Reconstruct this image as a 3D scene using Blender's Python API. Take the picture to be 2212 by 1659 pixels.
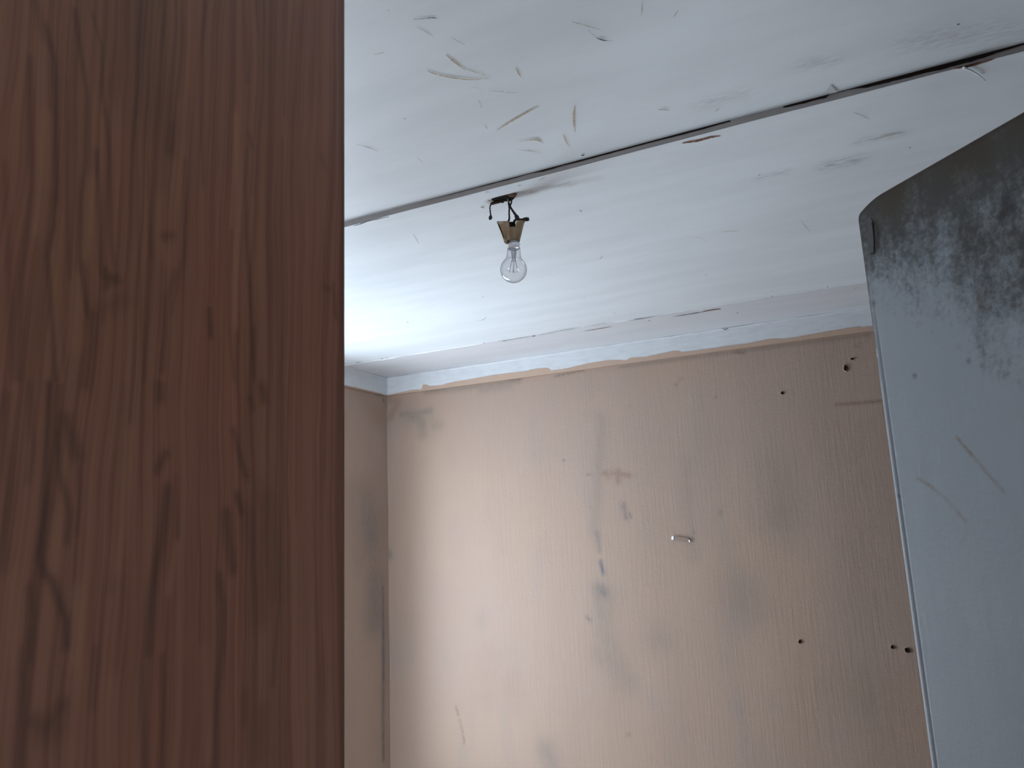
import bpy, bmesh, math, random
import numpy as np
from mathutils import Vector, Matrix
random.seed(4); RNG = np.random.RandomState(4)
SC = bpy.context.scene
COL = SC.collection
for o in list(bpy.data.objects): bpy.data.objects.remove(o)

# ---------------------------------------------------------------- camera
W, H = 2212.0, 1659.0
FPX = 1605.0
PITCH, ROLL, YAW = math.radians(10.6), math.radians(-2.43), math.radians(-25.67)
CAM = np.array([0.0, 0.0, 1.65])
fw = np.array([math.sin(YAW)*math.cos(PITCH), math.cos(YAW)*math.cos(PITCH), math.sin(PITCH)])
r0 = np.array([math.cos(YAW), -math.sin(YAW), 0.0]); u0 = np.cross(r0, fw)
rt = math.cos(ROLL)*r0 + math.sin(ROLL)*u0
up = -math.sin(ROLL)*r0 + math.cos(ROLL)*u0
cd = bpy.data.cameras.new('camera'); cam = bpy.data.objects.new('camera', cd); COL.objects.link(cam)
cd.sensor_width = 36.0; cd.lens = FPX/W*36.0; cd.clip_start = 0.01
cam.matrix_world = Matrix(((rt[0], up[0], -fw[0], CAM[0]), (rt[1], up[1], -fw[1], CAM[1]), (rt[2], up[2], -fw[2], CAM[2]), (0, 0, 0, 1)))
cd.dof.use_dof = True; cd.dof.focus_distance = 2.0; cd.dof.aperture_fstop = 24.0
SC.camera = cam

# ---------------------------------------------------------------- world, daylight, exposure
SC.view_settings.view_transform = 'Standard'; SC.view_settings.look = 'None'
SC.view_settings.gamma = 1.0; SC.view_settings.use_curve_mapping = False
SC.view_settings.exposure = 0.0
wd = bpy.data.worlds.new('overcast_sky'); SC.world = wd; wd.use_nodes = True
bg = wd.node_tree.nodes['Background']; bg.inputs[0].default_value = (0.80, 0.925, 1.05, 1); bg.inputs[1].default_value = 14.0
# room dimensions (metres)
HC = 1.65 + 0.74                     # ceiling
XL, YB, XR, YN = -2.150, 3.024, 0.62, -1.05
TRIM = 0.013                         # cornice board thickness
WY0, WY1, WZ0, WZ1 = 1.80, 2.56, 0.35, 2.12   # window opening in the left wall
WT = 0.10                            # wall thickness
pl = bpy.data.lights.new('window_portal', 'AREA'); pl.shape = 'RECTANGLE'; pl.size = WZ1-WZ0; pl.size_y = WY1-WY0
pl.cycles.is_portal = True
po = bpy.data.objects.new('window_portal', pl); COL.objects.link(po)
po.location = (XL-WT-0.005, (WY0+WY1)/2, (WZ0+WZ1)/2); po.rotation_euler = (0, -math.pi/2, 0)
VX0, VX1, VZ0, VZ1 = -2.06, -1.05, 0.60, 2.16  # unseen window added in the near wall to fill the left side
pl2 = bpy.data.lights.new('window_portal', 'AREA'); pl2.shape = 'RECTANGLE'; pl2.size = VX1-VX0; pl2.size_y = VZ1-VZ0; pl2.cycles.is_portal = True
po2 = bpy.data.objects.new('window_portal', pl2); COL.objects.link(po2); po2.location = ((VX0+VX1)/2, YN-.105, (VZ0+VZ1)/2); po2.rotation_euler = (math.pi/2, 0, 0)

UY0, UY1, UZ0, UZ1 = -0.28, 0.42, 0.80, 2.10   # unseen passage window, added to brighten the left wall and corner
pl3 = bpy.data.lights.new('window_portal', 'AREA'); pl3.shape = 'RECTANGLE'; pl3.size = UZ1-UZ0; pl3.size_y = UY1-UY0; pl3.cycles.is_portal = True
po3 = bpy.data.objects.new('window_portal', pl3); COL.objects.link(po3); po3.location = (0.546+1.2+.105, (UY0+UY1)/2, (UZ0+UZ1)/2); po3.rotation_euler = (0, math.pi/2, 0)

# ---------------------------------------------------------------- helpers
def ray(x, y): return (x-W/2)/FPX*rt - (y-H/2)/FPX*up + fw
def on(x, y, p, n):
    q = ray(x, y); p = np.asarray(p, float); n = np.asarray(n, float)
    return CAM + q*(n @ (p-CAM))/(n @ q)
def onZ(x, y, z=HC): return on(x, y, (0, 0, z), (0, 0, 1))
def onY(x, y, yy): return on(x, y, (0, yy, 0), (0, 1, 0))
def onX(x, y, xx): return on(x, y, (xx, 0, 0), (1, 0, 0))

class Mat:
    def __init__(s, name, rough=0.6, spec=0.4):
        s.m = bpy.data.materials.new(name); s.m.use_nodes = True
        s.t = s.m.node_tree; s.b = s.t.nodes['Principled BSDF']; s.out = s.t.nodes['Material Output']
        s.b.inputs['Roughness'].default_value = rough; s.b.inputs['Specular IOR Level'].default_value = spec
    def n(s, ty, **kw):
        d = s.t.nodes.new(ty)
        for k, v in kw.items(): setattr(d, k, v)
        return d
    def put(s, sock, v):
        if hasattr(v, 'is_output') or isinstance(v, bpy.types.NodeSocket): s.t.links.new(v, sock)
        elif isinstance(v, (tuple, list)) and len(v) == 3 and sock.type == 'RGBA': sock.default_value = (*v, 1)
        else: sock.default_value = v
    def coord(s, scale=(1, 1, 1), warp=None, amt=0.0):
        tc = s.n('ShaderNodeTexCoord'); mp = s.n('ShaderNodeMapping')
        src = tc.outputs['Object']
        if warp is not None:
            va = s.n('ShaderNodeVectorMath', operation='MULTIPLY_ADD')
            s.put(va.inputs[0], warp); va.inputs[1].default_value = (amt,)*3 if not isinstance(amt, tuple) else amt
            s.put(va.inputs[2], src); src = va.outputs[0]
        s.put(mp.inputs['Vector'], src); mp.inputs['Scale'].default_value = scale
        return mp.outputs[0]
    def noise(s, scale=(1, 1, 1), sc=5.0, detail=4.0, rough=0.55, dist=0.0, warp=None, amt=0.0, color=False):
        d = s.n('ShaderNodeTexNoise'); s.put(d.inputs['Vector'], s.coord(scale, warp, amt))
        d.inputs['Scale'].default_value = sc; d.inputs['Detail'].default_value = detail
        d.inputs['Roughness'].default_value = rough; d.inputs['Distortion'].default_value = dist
        return d.outputs['Color' if color else 0]
    def ramp(s, f, a, b, lo=0.0, hi=1.0):
        d = s.n('ShaderNodeMapRange'); d.interpolation_type = 'SMOOTHSTEP'
        s.put(d.inputs[0], f); d.inputs[1].default_value = a; d.inputs[2].default_value = b
        d.inputs[3].default_value = lo; d.inputs[4].default_value = hi
        return d.outputs[0]
    def math(s, op, a, b=0.0, c=0.0):
        d = s.n('ShaderNodeMath', operation=op); s.put(d.inputs[0], a); s.put(d.inputs[1], b)
        if op == 'MULTIPLY_ADD': s.put(d.inputs[2], c)
        return d.outputs[0]
    def mix(s, f, a, b, mode='MIX'):
        d = s.n('ShaderNodeMix', data_type='RGBA', blend_type=mode); s.put(d.inputs[0], f); s.put(d.inputs[6], a); s.put(d.inputs[7], b)
        return d.outputs[2]
    def attr(s, name):
        d = s.n('ShaderNodeAttribute', attribute_name=name); return d.outputs['Fac']
    def bump(s, h, strength=0.3, dist=0.001, nrm=None):
        d = s.n('ShaderNodeBump'); s.put(d.inputs['Height'], h)
        d.inputs['Strength'].default_value = strength; d.inputs['Distance'].default_value = dist
        if nrm is not None: s.put(d.inputs['Normal'], nrm)
        s.put(s.b.inputs['Normal'], d.outputs[0]); return d.outputs[0]
    def col(s, v): s.put(s.b.inputs['Base Color'], v); return s

def link(name, me, mat, parent=None, smooth=False):
    o = bpy.data.objects.new(name, me); COL.objects.link(o)
    if mat is not None: me.materials.append(mat.m if isinstance(mat, Mat) else mat)
    if parent is not None: o.parent = parent
    if smooth:
        for p in me.polygons: p.use_smooth = True
    return o
def bmobj(name, bm, mat, parent=None, smooth=False):
    bmesh.ops.recalc_face_normals(bm, faces=bm.faces)
    me = bpy.data.meshes.new(name); bm.to_mesh(me); bm.free(); return link(name, me, mat, parent, smooth)
def add_box(bm, lo, hi):
    g = bmesh.ops.create_cube(bm, size=1.0)['verts']
    for v in g: v.co = Vector([lo[i]+(v.co[i]+0.5)*(hi[i]-lo[i]) for i in range(3)])
    return g
def box(name, lo, hi, mat, parent=None, bevel=0.0):
    bm = bmesh.new(); add_box(bm, lo, hi)
    if bevel: bmesh.ops.bevel(bm, geom=bm.edges[:], offset=bevel, segments=2, affect='EDGES', profile=0.6)
    return bmobj(name, bm, mat, parent)
def struct(o, label=None):
    o['kind'] = 'structure'
    if label: o['label'] = label
    return o
def thing(o, label, cat, group=None):
    o['label'] = label; o['category'] = cat
    if group: o['group'] = group
    return o
def empty(name, loc):
    o = bpy.data.objects.new(name, None); COL.objects.link(o); o.location = loc; o.empty_display_size = 0.05
    return o
def keep(o, parent):                 # parent an object already placed in world coordinates
    o.parent = parent; o.matrix_parent_inverse = Matrix.Translation(parent.location).inverted(); return o

def grid(name, us, vs, fn, mat, attrs, parent=None, flip=False, smooth=True):
    """a fine sheet: fn(U,V) -> points (n,3); attrs {name: fn(points)} are dirt amounts stored per vertex"""
    U, V = np.meshgrid(us, vs); P = fn(U.ravel(), V.ravel())
    nu, nv = len(us), len(vs)
    i = np.arange(nu*nv).reshape(nv, nu)
    q = np.stack([i[:-1, :-1], i[:-1, 1:], i[1:, 1:], i[1:, :-1]], -1).reshape(-1, 4)
    if flip: q = q[:, ::-1]
    me = bpy.data.meshes.new(name)
    me.vertices.add(len(P)); me.vertices.foreach_set('co', P.astype(np.float32).ravel())
    me.loops.add(q.size); me.loops.foreach_set('vertex_index', q.astype(np.int32).ravel())
    me.polygons.add(len(q)); me.polygons.foreach_set('loop_start', np.arange(0, q.size, 4, dtype=np.int32))
    me.update(calc_edges=True); me.validate()
    if smooth: me.polygons.foreach_set('use_smooth', np.ones(len(q), bool))
    for k, f in attrs.items():
        a = me.attributes.new(k, 'FLOAT', 'POINT'); a.data.foreach_set('value', np.clip(f(P), 0, 1).astype(np.float32))
    return link(name, me, mat, parent)

def seg_dist(P, pts):                # distance of points to a polyline, all on the surface itself
    d = np.full(len(P), 1e9)
    for a, b in zip(pts[:-1], pts[1:]):
        ab = b-a; t = np.clip(((P-a) @ ab)/max(ab @ ab, 1e-12), 0, 1)
        d = np.minimum(d, np.linalg.norm(P-(a+t[:, None]*ab), axis=1))
    return d
def strokes(lst, proj, mmpp):
    """lst: (pixel points, radius px, amount). Points are cast on the surface once; the radius becomes metres."""
    L = []
    for pts, r, amt in lst:
        w = [proj(*p) for p in pts]
        if len(w) == 1: w = [w[0], w[0]+1e-5]
        L.append((w, r*mmpp, amt))
    def f(P):
        out = np.zeros(len(P))
        for w, r, amt in L:
            out = np.maximum(out, amt*np.exp(-(seg_dist(P, w)/r)**2))
        return out
    return f
def vnoise(P, scale, seed=0):        # cheap smooth noise for gentle unevenness
    rs = np.random.RandomState(seed); out = 0
    for k in range(5):
        d = rs.normal(size=3); d /= np.linalg.norm(d); out = out+np.sin(P @ d*scale*(0.6+0.4*k)+rs.uniform(0, 6.28))
    return out/5

def ribbon(name, pts, wid, nrm, mat, parent, taper=True, thick=0.0003):
    """a flat tapered mark lying on a surface; pts in world, wid metres at the middle"""
    nrm = np.asarray(nrm, float); pts = [np.asarray(p, float) for p in pts]
    S = []
    for a, b in zip(pts[:-1], pts[1:]):
        for t in (0, .25, .5, .75): S.append(a+(b-a)*t)
    S.append(pts[-1]); n = len(S); bm = bmesh.new(); A = []; B = []
    for i, p in enumerate(S):
        d = S[min(i+1, n-1)]-S[max(i-1, 0)]; d /= np.linalg.norm(d)+1e-9; s = np.cross(nrm, d)
        t = i/(n-1); k = (math.sin(math.pi*(0.06+0.88*t))**0.7 if taper else 1.0)*random.uniform(.8, 1.15)
        A.append(bm.verts.new(p+nrm*thick+s*wid*k/2)); B.append(bm.verts.new(p+nrm*thick-s*wid*k/2))
    for i in range(n-1): bm.faces.new((A[i], A[i+1], B[i+1], B[i]))
    return bmobj(name, bm, mat, parent)
def tube(bm, pts, rad, seg=8):
    pts = [Vector(p) for p in pts]; n = len(pts); rings = []
    rad = rad if isinstance(rad, (list, tuple)) else [rad]*n
    for i, p in enumerate(pts):
        d = (pts[min(i+1, n-1)]-pts[max(i-1, 0)]).normalized()
        a = d.cross(Vector((0.31, 0.82, 0.48))).normalized(); b = d.cross(a)
        rings.append([bm.verts.new(p+(a*math.cos(t)+b*math.sin(t))*rad[i]) for t in (2*math.pi*k/seg for k in range(seg))])
    for r1, r2 in zip(rings[:-1], rings[1:]):
        for k in range(seg): bm.faces.new((r1[k], r1[(k+1) % seg], r2[(k+1) % seg], r2[k]))
    bm.faces.new(rings[0][::-1]); bm.faces.new(rings[-1])
def smooth_path(pts, n=6):           # Catmull-Rom through the points
    P = [np.asarray(p, float) for p in pts]; P = [2*P[0]-P[1]]+P+[2*P[-1]-P[-2]]; out = []
    for i in range(1, len(P)-2):
        for k in range(n):
            t = k/n; a, b, c, d = P[i-1:i+3]
            out.append(0.5*(2*b+(c-a)*t+(2*a-5*b+4*c-d)*t*t+(-a+3*b-3*c+d)*t**3))
    out.append(P[-2]); return out
def lathe(bm, prof, c, seg=48, close=False):
    c = Vector(c); R = [[bm.verts.new(c+Vector((r*math.cos(2*math.pi*k/seg), r*math.sin(2*math.pi*k/seg), z))) for k in range(seg)] if r > 1e-6 else [bm.verts.new(c+Vector((0, 0, z)))] for r, z in prof]
    for a, b in zip(R[:-1], R[1:]):
        for k in range(seg):
            q = (k+1) % seg
            if len(a) == 1: bm.faces.new((a[0], b[k], b[q]))
            elif len(b) == 1: bm.faces.new((a[k], b[0], a[q]))
            else: bm.faces.new((a[k], b[k], b[q], a[q]))

# ---------------------------------------------------------------- materials
def plain(name, c, rough=0.6, spec=0.4, var=0.15, sc=40.0, metal=0.0):
    m = Mat(name, rough, spec); m.col(m.mix(m.noise(sc=sc), tuple(x*(1-var) for x in c), tuple(x*(1+var) for x in c)))
    m.b.inputs['Metallic'].default_value = metal; return m
CEIL = (0.74, 0.785, 0.825)
def ceiling_paint(name, CEIL=CEIL):
    m = Mat(name, 0.48, 0.45)
    base = m.mix(m.ramp(m.noise((1.2, 6, 1), 2.0, 4), .3, .7), tuple(x*.96 for x in CEIL), tuple(min(1, x*1.03) for x in CEIL))
    fine = m.noise((14, 160, 1), 1.0, 3)
    base = m.mix(m.ramp(fine, .62, .8, 0, .03), base, (.42, .43, .46))
    soot = m.math('MULTIPLY', m.attr('soot'), m.ramp(m.noise((1.5, 4, 1), 14, 6), .25, .65, .45, 1))
    base = m.mix(soot, base, (.155, .12, .10))
    dust = m.math('MULTIPLY', m.attr('dust'), m.ramp(m.noise((4, 14, 1), 10, 5), .35, .62))
    base = m.mix(dust, base, (.20, .20, .215))
    m.col(base)
    h = m.math('ADD', m.noise((2, 22, 1), 4, 4), m.math('MULTIPLY', m.noise(sc=190, detail=2), .25))
    m.bump(h, .09, .0014)
    return m
M_CEIL = ceiling_paint('ceiling_paint'); M_CEIL2 = ceiling_paint('warm_grey_ceiling_paint', (.67, .68, .71))  # edge strip by the wall gets a darker, warmer tone
def trim_paint():
    m = Mat('white_trim_gloss', 0.34, 0.5)
    m.col(m.mix(m.ramp(m.noise((3, 3, 10), 6, 5), .35, .75), (.63, .65, .675), (.57, .585, .605)))
    m.bump(m.noise((8, 8, 60), 3, 3), .25, .001); return m
M_TRIM = trim_paint()
M_FACE = plain('shaded_batten_edge', (.285, .265, .262), .6, .3, .16, 40)  # batten's near face: its weak light is put into the grey
PEACH = (.560, .425, .355)
def wall_paint(name):
    m = Mat(name, 0.55, 0.35)
    b = m.mix(m.ramp(m.noise(sc=2.2, detail=5), .3, .7), (.385, .274, .209), (.368, .268, .216))
    b = m.mix(m.ramp(m.noise((2, 2, .5), 5, 6), .52, .78, 0, .28), b, (.265, .235, .22))
    b = m.mix(m.ramp(m.noise((60, 60, 3), 1.5, 3), .58, .75, 0, .12), b, (.41, .31, .25))
    br = m.noise((1, 1, .45), 60, 7, .68)
    b = m.mix(m.math('MULTIPLY', m.attr('grey'), m.ramp(m.noise((1, 1, .6), 38, 6, .65), .3, .65, .6, .85)), b, (.10, .108, .098))
    b = m.mix(m.math('MULTIPLY', m.attr('blue'), m.ramp(br, .3, .6, .25, 1)), b, (.075, .09, .112))
    b = m.mix(m.math('MULTIPLY', m.attr('brown'), m.ramp(br, .25, .55, .4, 1)), b, (.145, .075, .045))
    b = m.mix(m.math('MULTIPLY', m.attr('dark'), m.ramp(m.noise(sc=110, detail=4), .35, .6, .2, 1)), b, (.06, .05, .045))
    m.col(b)
    h = m.math('ADD', m.math('MULTIPLY', m.noise((110, 110, 7), 1.0, 4), 1.5), m.math('MULTIPLY', m.noise(sc=150, detail=4), .8))
    h = m.math('ADD', h, m.math('MULTIPLY', m.ramp(m.noise(sc=28, detail=3), .62, .72), .15))
    m.bump(h, .5, .0016); return m
M_WALL = wall_paint('peach_wall_paint')
M_PEACH = plain('peach_overpaint', (.47, .335, .255), .5, .35, .06, 20)
def mark(name, c, alpha, rough=.7):
    m = Mat(name, rough, .3)
    m.col(m.mix(m.noise(sc=200), tuple(x*.8 for x in c), tuple(x*1.2 for x in c)))
    m.put(m.b.inputs['Alpha'], m.ramp(m.noise(sc=260, detail=3), .3, .6, alpha*.35, alpha)); return m
MK = {'tan': mark('tan_scuff', (.43, .29, .11), .85), 'faint': mark('faint_scuff', (.42, .31, .16), .45), 'dark': mark('dark_scuff', (.06, .045, .035), .9),
      'grey': mark('grey_scuff', (.22, .21, .21), .42), 'wood': mark('bare_wood', (.19, .075, .045), 1.0), 'black': mark('open_crack', (.012, .011, .012), 1.0),
      'brown': mark('brown_scuff', (.16, .10, .065), .6)}
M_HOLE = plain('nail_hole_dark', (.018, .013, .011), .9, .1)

# ---------------------------------------------------------------- room shell
SEAM = onZ(1108, 384)[1]             # near edge of the cover batten
BTH, BW = 0.0135, 0.043              # its thickness and width
YA = 0.5*(onZ(767, 787)[1]+onZ(1866, 609)[1])   # second joint, by the wall
ceiling = struct(box('ceiling', (XL-WT, YN-.1, HC+.012), (XR+.1, YB+.1, HC+.1), M_CEIL), 'white painted board ceiling')
soot = strokes([([(1062, 434), (1100, 424), (1150, 413)], 11, .95), ([(1120, 420), (1180, 404), (1235, 396)], 10, .60), ([(1210, 397), (1290, 384)], 12, .22)], onZ, .00105)
dustc = strokes([([(1790, 358), (1850, 345)], 22, .5), ([(1860, 305), (1950, 287)], 14, .35), ([(1740, 140), (1800, 130)], 16, .25), ([(1520, 225), (1600, 205)], 20, .2), ([(1980, 90), (2212, 60)], 30, .25),
                 ([(1640, 385), (1700, 370)], 12, .3), ([(1300, 360), (1420, 330)], 10, .25)], onZ, .00105)
def ceil_fn(U, V): 
    P = np.stack([U, V, np.full_like(U, HC)], 1); P[:, 2] += .0012*vnoise(P, 6, 3); return P
def edge_fall(y0):                   # the far edge of the near sheet sits a little proud
    return y0
boards = []
for lo, hi in ((YN, SEAM+.004), (SEAM+.010, YA), (YA+.003, YB)):
    us = np.linspace(XL, XR, 240); vs = np.linspace(lo, hi, max(8, int((hi-lo)/.011)))
    b = grid('ceiling_board', us, vs, ceil_fn, M_CEIL2 if lo > YA else M_CEIL, {'soot': soot, 'dust': dustc}, ceiling, flip=True)
    boards.append(b)
# cover batten over the joint: underside, near face painted in its shade grey, open black joint above it
def batten_profile(name, y0, y1, zt, zb, mat, parent):
    us = np.linspace(XL, XR, 120); bm = bmesh.new(); rows = []
    for u in us:
        w = .0006*math.sin(u*9)+.0005*math.sin(u*23+1)
        c = .0012
        rows.append([bm.verts.new(v) for v in ((u, y0+w, zt), (u, y0+w, zb+c), (u, y0+w+c, zb), (u, y1+w-c, zb), (u, y1+w, zb+c), (u, y1+w, zt))])
    for a, b in zip(rows[:-1], rows[1:]):
        for k in range(5): bm.faces.new((a[k], a[k+1], b[k+1], b[k]))
    return bmobj(name, bm, mat, parent)
bat = batten_profile('cover_batten', SEAM, SEAM+BW, HC+.004, HC-BTH, M_CEIL, ceiling)
bat['label'] = 'flat cover batten over the ceiling joint'
for at in ('soot', 'dust'): bat.data.attributes.new(at, 'FLOAT', 'POINT')
fac = batten_profile('batten_edge', SEAM-.0006, SEAM+.0005, HC, HC-BTH+.0008, M_FACE, ceiling); fac['label'] = 'near edge of the cover batten, coloured a shade grey'
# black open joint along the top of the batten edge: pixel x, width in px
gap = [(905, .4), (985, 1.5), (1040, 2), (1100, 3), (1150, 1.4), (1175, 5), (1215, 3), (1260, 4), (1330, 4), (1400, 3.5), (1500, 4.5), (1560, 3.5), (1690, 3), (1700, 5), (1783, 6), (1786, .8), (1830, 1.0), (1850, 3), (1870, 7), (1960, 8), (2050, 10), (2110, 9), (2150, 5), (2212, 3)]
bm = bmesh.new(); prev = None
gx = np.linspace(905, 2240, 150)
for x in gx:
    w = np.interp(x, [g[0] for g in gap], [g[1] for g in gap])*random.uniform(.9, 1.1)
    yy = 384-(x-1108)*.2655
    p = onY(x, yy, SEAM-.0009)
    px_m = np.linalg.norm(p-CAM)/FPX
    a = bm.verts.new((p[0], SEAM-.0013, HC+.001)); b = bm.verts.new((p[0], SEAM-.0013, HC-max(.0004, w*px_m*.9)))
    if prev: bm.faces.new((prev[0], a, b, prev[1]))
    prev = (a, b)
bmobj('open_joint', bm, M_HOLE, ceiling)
# filled joint near the wall: a low bead of filler
bm = bmesh.new(); prev = None
for u in np.linspace(XL, XR, 160):
    w = .0045+.0012*math.sin(u*17)+.0012*math.sin(u*41); z = HC-.0022-.0008*math.sin(u*29)
    r = [bm.verts.new(v) for v in ((u, YA-w, HC+.001), (u, YA-w*.5, z), (u, YA+w*.5, z), (u, YA+w, HC+.001))]
    if prev:
        for k in range(3): bm.faces.new((prev[k], prev[k+1], r[k+1], r[k]))
    prev = r
bmobj('filler_bead', bm, M_TRIM, ceiling, True)

# walls
mmB = .0020
SOFT = .55
wall_back_p = lambda x, y: onY(x, y, YB)
greyB = strokes([([(868, 895), (900, 893), (930, 888)], 10, .55), ([(885, 898), (905, 904), (912, 920)], 18, .52), ([(880, 900), (930, 915)], 32, .25), ([(908, 915), (913, 935)], 18, .42), ([(938, 920), (948, 918)], 16, .35), ([(1180, 1620), (1190, 1650)], 24, .4),
   ([(1300, 1410), (1330, 1430), (1350, 1470)], 32, .26), ([(1600, 1270), (1620, 1310)], 45, .24), ([(1680, 1030), (1690, 1110)], 44, .16), ([(1290, 1270), (1300, 1330)], 16, .35), ([(1420, 1380)], 40, .22),
   ([(1310, 1290), (1300, 1350), (1320, 1420)], 30, .25), ([(1480, 1000), (1495, 1200)], 18, .15), ([(1850, 1500)], 60, .2), ([(1300, 900), (1285, 1150)], 14, .22), ([(1040, 1340)], 20, .12),
   ([(1340, 793), (1620, 756), (1880, 723)], 4, .4), ([(920, 846), (1000, 838), (1120, 822)], 8, .45), ([(1040, 840), (1100, 830)], 12, .3)], wall_back_p, mmB)
blueB = strokes([([(1297, 1213), (1304, 1240)], 4.5, .85), ([(1290, 1150), (1294, 1190)], 6, .4), ([(1298, 1270), (1306, 1280)], 10, .5), ([(1345, 1090), (1352, 1118)], 7, .5), ([(1360, 1108), (1363, 1118)], 3, .5), ([(836, 1190), (842, 1200)], 8, .6),
   ([(834, 1215), (834, 1300)], 4, .55), ([(834, 1420), (833, 1659)], 4, .65), ([(1690, 1120)], 44, .12)], wall_back_p, mmB)
brownB = strokes([([(1305, 1022), (1325, 1022), (1360, 1027)], 6, .42), ([(1335, 1018), (1336, 1040)], 7, .42), ([(1312, 1020), (1314, 1028)], 7, .3), ([(1268, 1025), (1276, 1026)], 3, .4), ([(1806, 874), (1850, 871), (1905, 866)], 3.2, .55), ([(1357, 1587)], 5, .35),
   ([(838, 860), (860, 870), (842, 900)], 14, .35), ([(1100, 1480)], 40, .10), ([(1060, 1420), (1050, 1500)], 40, .10)], wall_back_p, mmB)
darkB = strokes([([(985, 1528), (990, 1545)], 2.4, .6), ([(993, 1555), (999, 1580), (1003, 1608)], 2.2, .55), ([(1268, 1332), (1274, 1340)], 4, .55), ([(1218, 994)], 3, .6), ([(1470, 818)], 4, .5), ([(1461, 830)], 4, .4), ([(1585, 760), (1605, 762)], 4, .4), ([(1545, 857)], 4, .35), ([(1360, 877)], 3, .3),
   ([(930, 842), (960, 840)], 2.5, .55), ([(1100, 822), (1130, 817)], 3, .45), ([(1200, 812), (1260, 800)], 3, .6), ([(1850, 748), (1857, 742)], 4, .4), ([(1555, 1108)], 6, .3), ([(1500, 1150)], 4, .25), ([(835, 870), (834, 960)], 2.5, .35)], wall_back_p, mmB)
def back_fn(U, V):
    P = np.stack([U, np.full_like(U, YB), V], 1); P[:, 1] += .003*vnoise(P, 5, 1)+.0015*vnoise(P, 17, 2); return P
us = np.unique(np.concatenate([[XL-.1], np.linspace(XL-.01, .15, 330), np.linspace(.15, XR, 12)])); vs = np.unique(np.concatenate([np.linspace(0, .7, 12), np.linspace(.7, HC, 300)]))
wb = struct(grid('wall_back', us, vs, back_fn, M_WALL, {'grey': greyB, 'blue': blueB, 'brown': brownB, 'dark': darkB}), 'peach painted plaster wall with grey mould stains')
wall_left_p = lambda x, y: onX(x, y, XL)
greyL = strokes([([(790, 1080), (800, 1150)], 38, .38), ([(810, 1250), (805, 1350)], 24, .32), ([(765, 1060), (775, 1200)], 25, .22), ([(826, 1240), (828, 1640)], 4, .35)], wall_left_p, .003)
blueL = strokes([([(800, 1130), (812, 1330)], 22, .25), ([(828, 1270), (829, 1640)], 3.5, .6)], wall_left_p, .003)
brownL = strokes([([(790, 860), (815, 900)], 20, .15)], wall_left_p, .003); darkL = strokes([([(812, 851), (826, 854)], 2.2, .9), ([(828, 862), (829, 866)], 2, .7)], wall_left_p, .003)
def left_fn(U, V):
    P = np.stack([np.full_like(U, XL), U, V], 1); P[:, 0] += .003*vnoise(P, 6, 5); return P
AT = {'grey': greyL, 'blue': blueL, 'brown': brownL, 'dark': darkL}
wl = struct(grid('wall_left', np.linspace(WY1, YB+.02, 120), np.linspace(0, HC, 220), left_fn, M_WALL, AT, flip=True), 'peach painted window wall at the left corner')
bm = bmesh.new()                      # rest of the window wall, round the opening
add_box(bm, (XL-WT, YN, 0), (XL, WY0, HC)); add_box(bm, (XL-WT, WY0, 0), (XL, WY1, WZ0)); add_box(bm, (XL-WT, WY0, WZ1), (XL, WY1, HC)); add_box(bm, (XL-WT, WY1, 0), (XL-.012, YB+.1, HC+.1))
keep_m = bmobj('wall_window', bm, M_WALL); struct(keep_m, 'peach window wall behind the wardrobe')

HX, HY = 0.528, 0.445                  # hinge line of the open white door in the right wall
DDIR = np.array([0.6738, -0.7389, 0.0]); DDIR /= np.linalg.norm(DDIR)
DW, DZ = 0.76, CAM[2]+0.38             # leaf width and height
D0, D1 = HY-.01, HY+DW+.012            # doorway in the right wall
XR = HX+.018
bm = bmesh.new()
add_box(bm, (XR, D1, 0), (XR+.12, YB+.1, HC)); add_box(bm, (XR, D0, DZ+.012), (XR+.12, D1, HC))
M_DULL = plain('dark_low_bounce_wall', (.06, .055, .05), .8, .2, .12, 8); M_PALE = plain('pale_wall_paint', (.18, .17, .16), .6, .3, .04, 12)  # right wall and passage coloured dark to cut bounced light
struct(bmobj('wall_right', bm, M_DULL), 'wall with the doorway on the right, darkened to cut bounced light')
bm = bmesh.new()
add_box(bm, (XL, YN-.1, 0), (VX0, YN, HC)); add_box(bm, (VX1, YN-.1, 0), (XR+.12, YN, HC)); add_box(bm, (VX0, YN-.1, 0), (VX1, YN, VZ0)); add_box(bm, (VX0, YN-.1, VZ1), (VX1, YN, HC))
struct(bmobj('wall_near', bm, M_PALE), 'pale wall behind the camera')
M_FLOOR = plain('grey_floor', (.56, .51, .47), .5, .4, .10, 6)
struct(box('wall_side', (XR, YN, 0), (XR+.12, D0, HC), plain('cream_bounce_wall', (.80, .74, .66), .6, .3, .03, 12)), 'cream wall on the near side of the doorway, kept bright to bounce light')  # unseen wall section coloured bright to bounce light onto the wardrobe
struct(box('floor', (XL-WT, YN-.1, -.1), (XR+1.3, YB+.1, 0), M_FLOOR), 'dull brown floor')
bm = bmesh.new(); PX = XR+1.2           # passage, with an opening for the added fill window
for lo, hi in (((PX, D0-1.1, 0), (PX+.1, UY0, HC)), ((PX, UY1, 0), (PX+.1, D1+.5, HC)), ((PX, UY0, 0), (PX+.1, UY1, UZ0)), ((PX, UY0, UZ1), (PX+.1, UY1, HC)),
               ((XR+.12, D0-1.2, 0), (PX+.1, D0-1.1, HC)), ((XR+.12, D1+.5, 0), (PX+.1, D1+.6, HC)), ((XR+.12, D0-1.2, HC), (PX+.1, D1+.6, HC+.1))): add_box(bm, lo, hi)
struct(bmobj('wall_passage', bm, M_DULL), 'dark passage beyond the white door')

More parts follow.
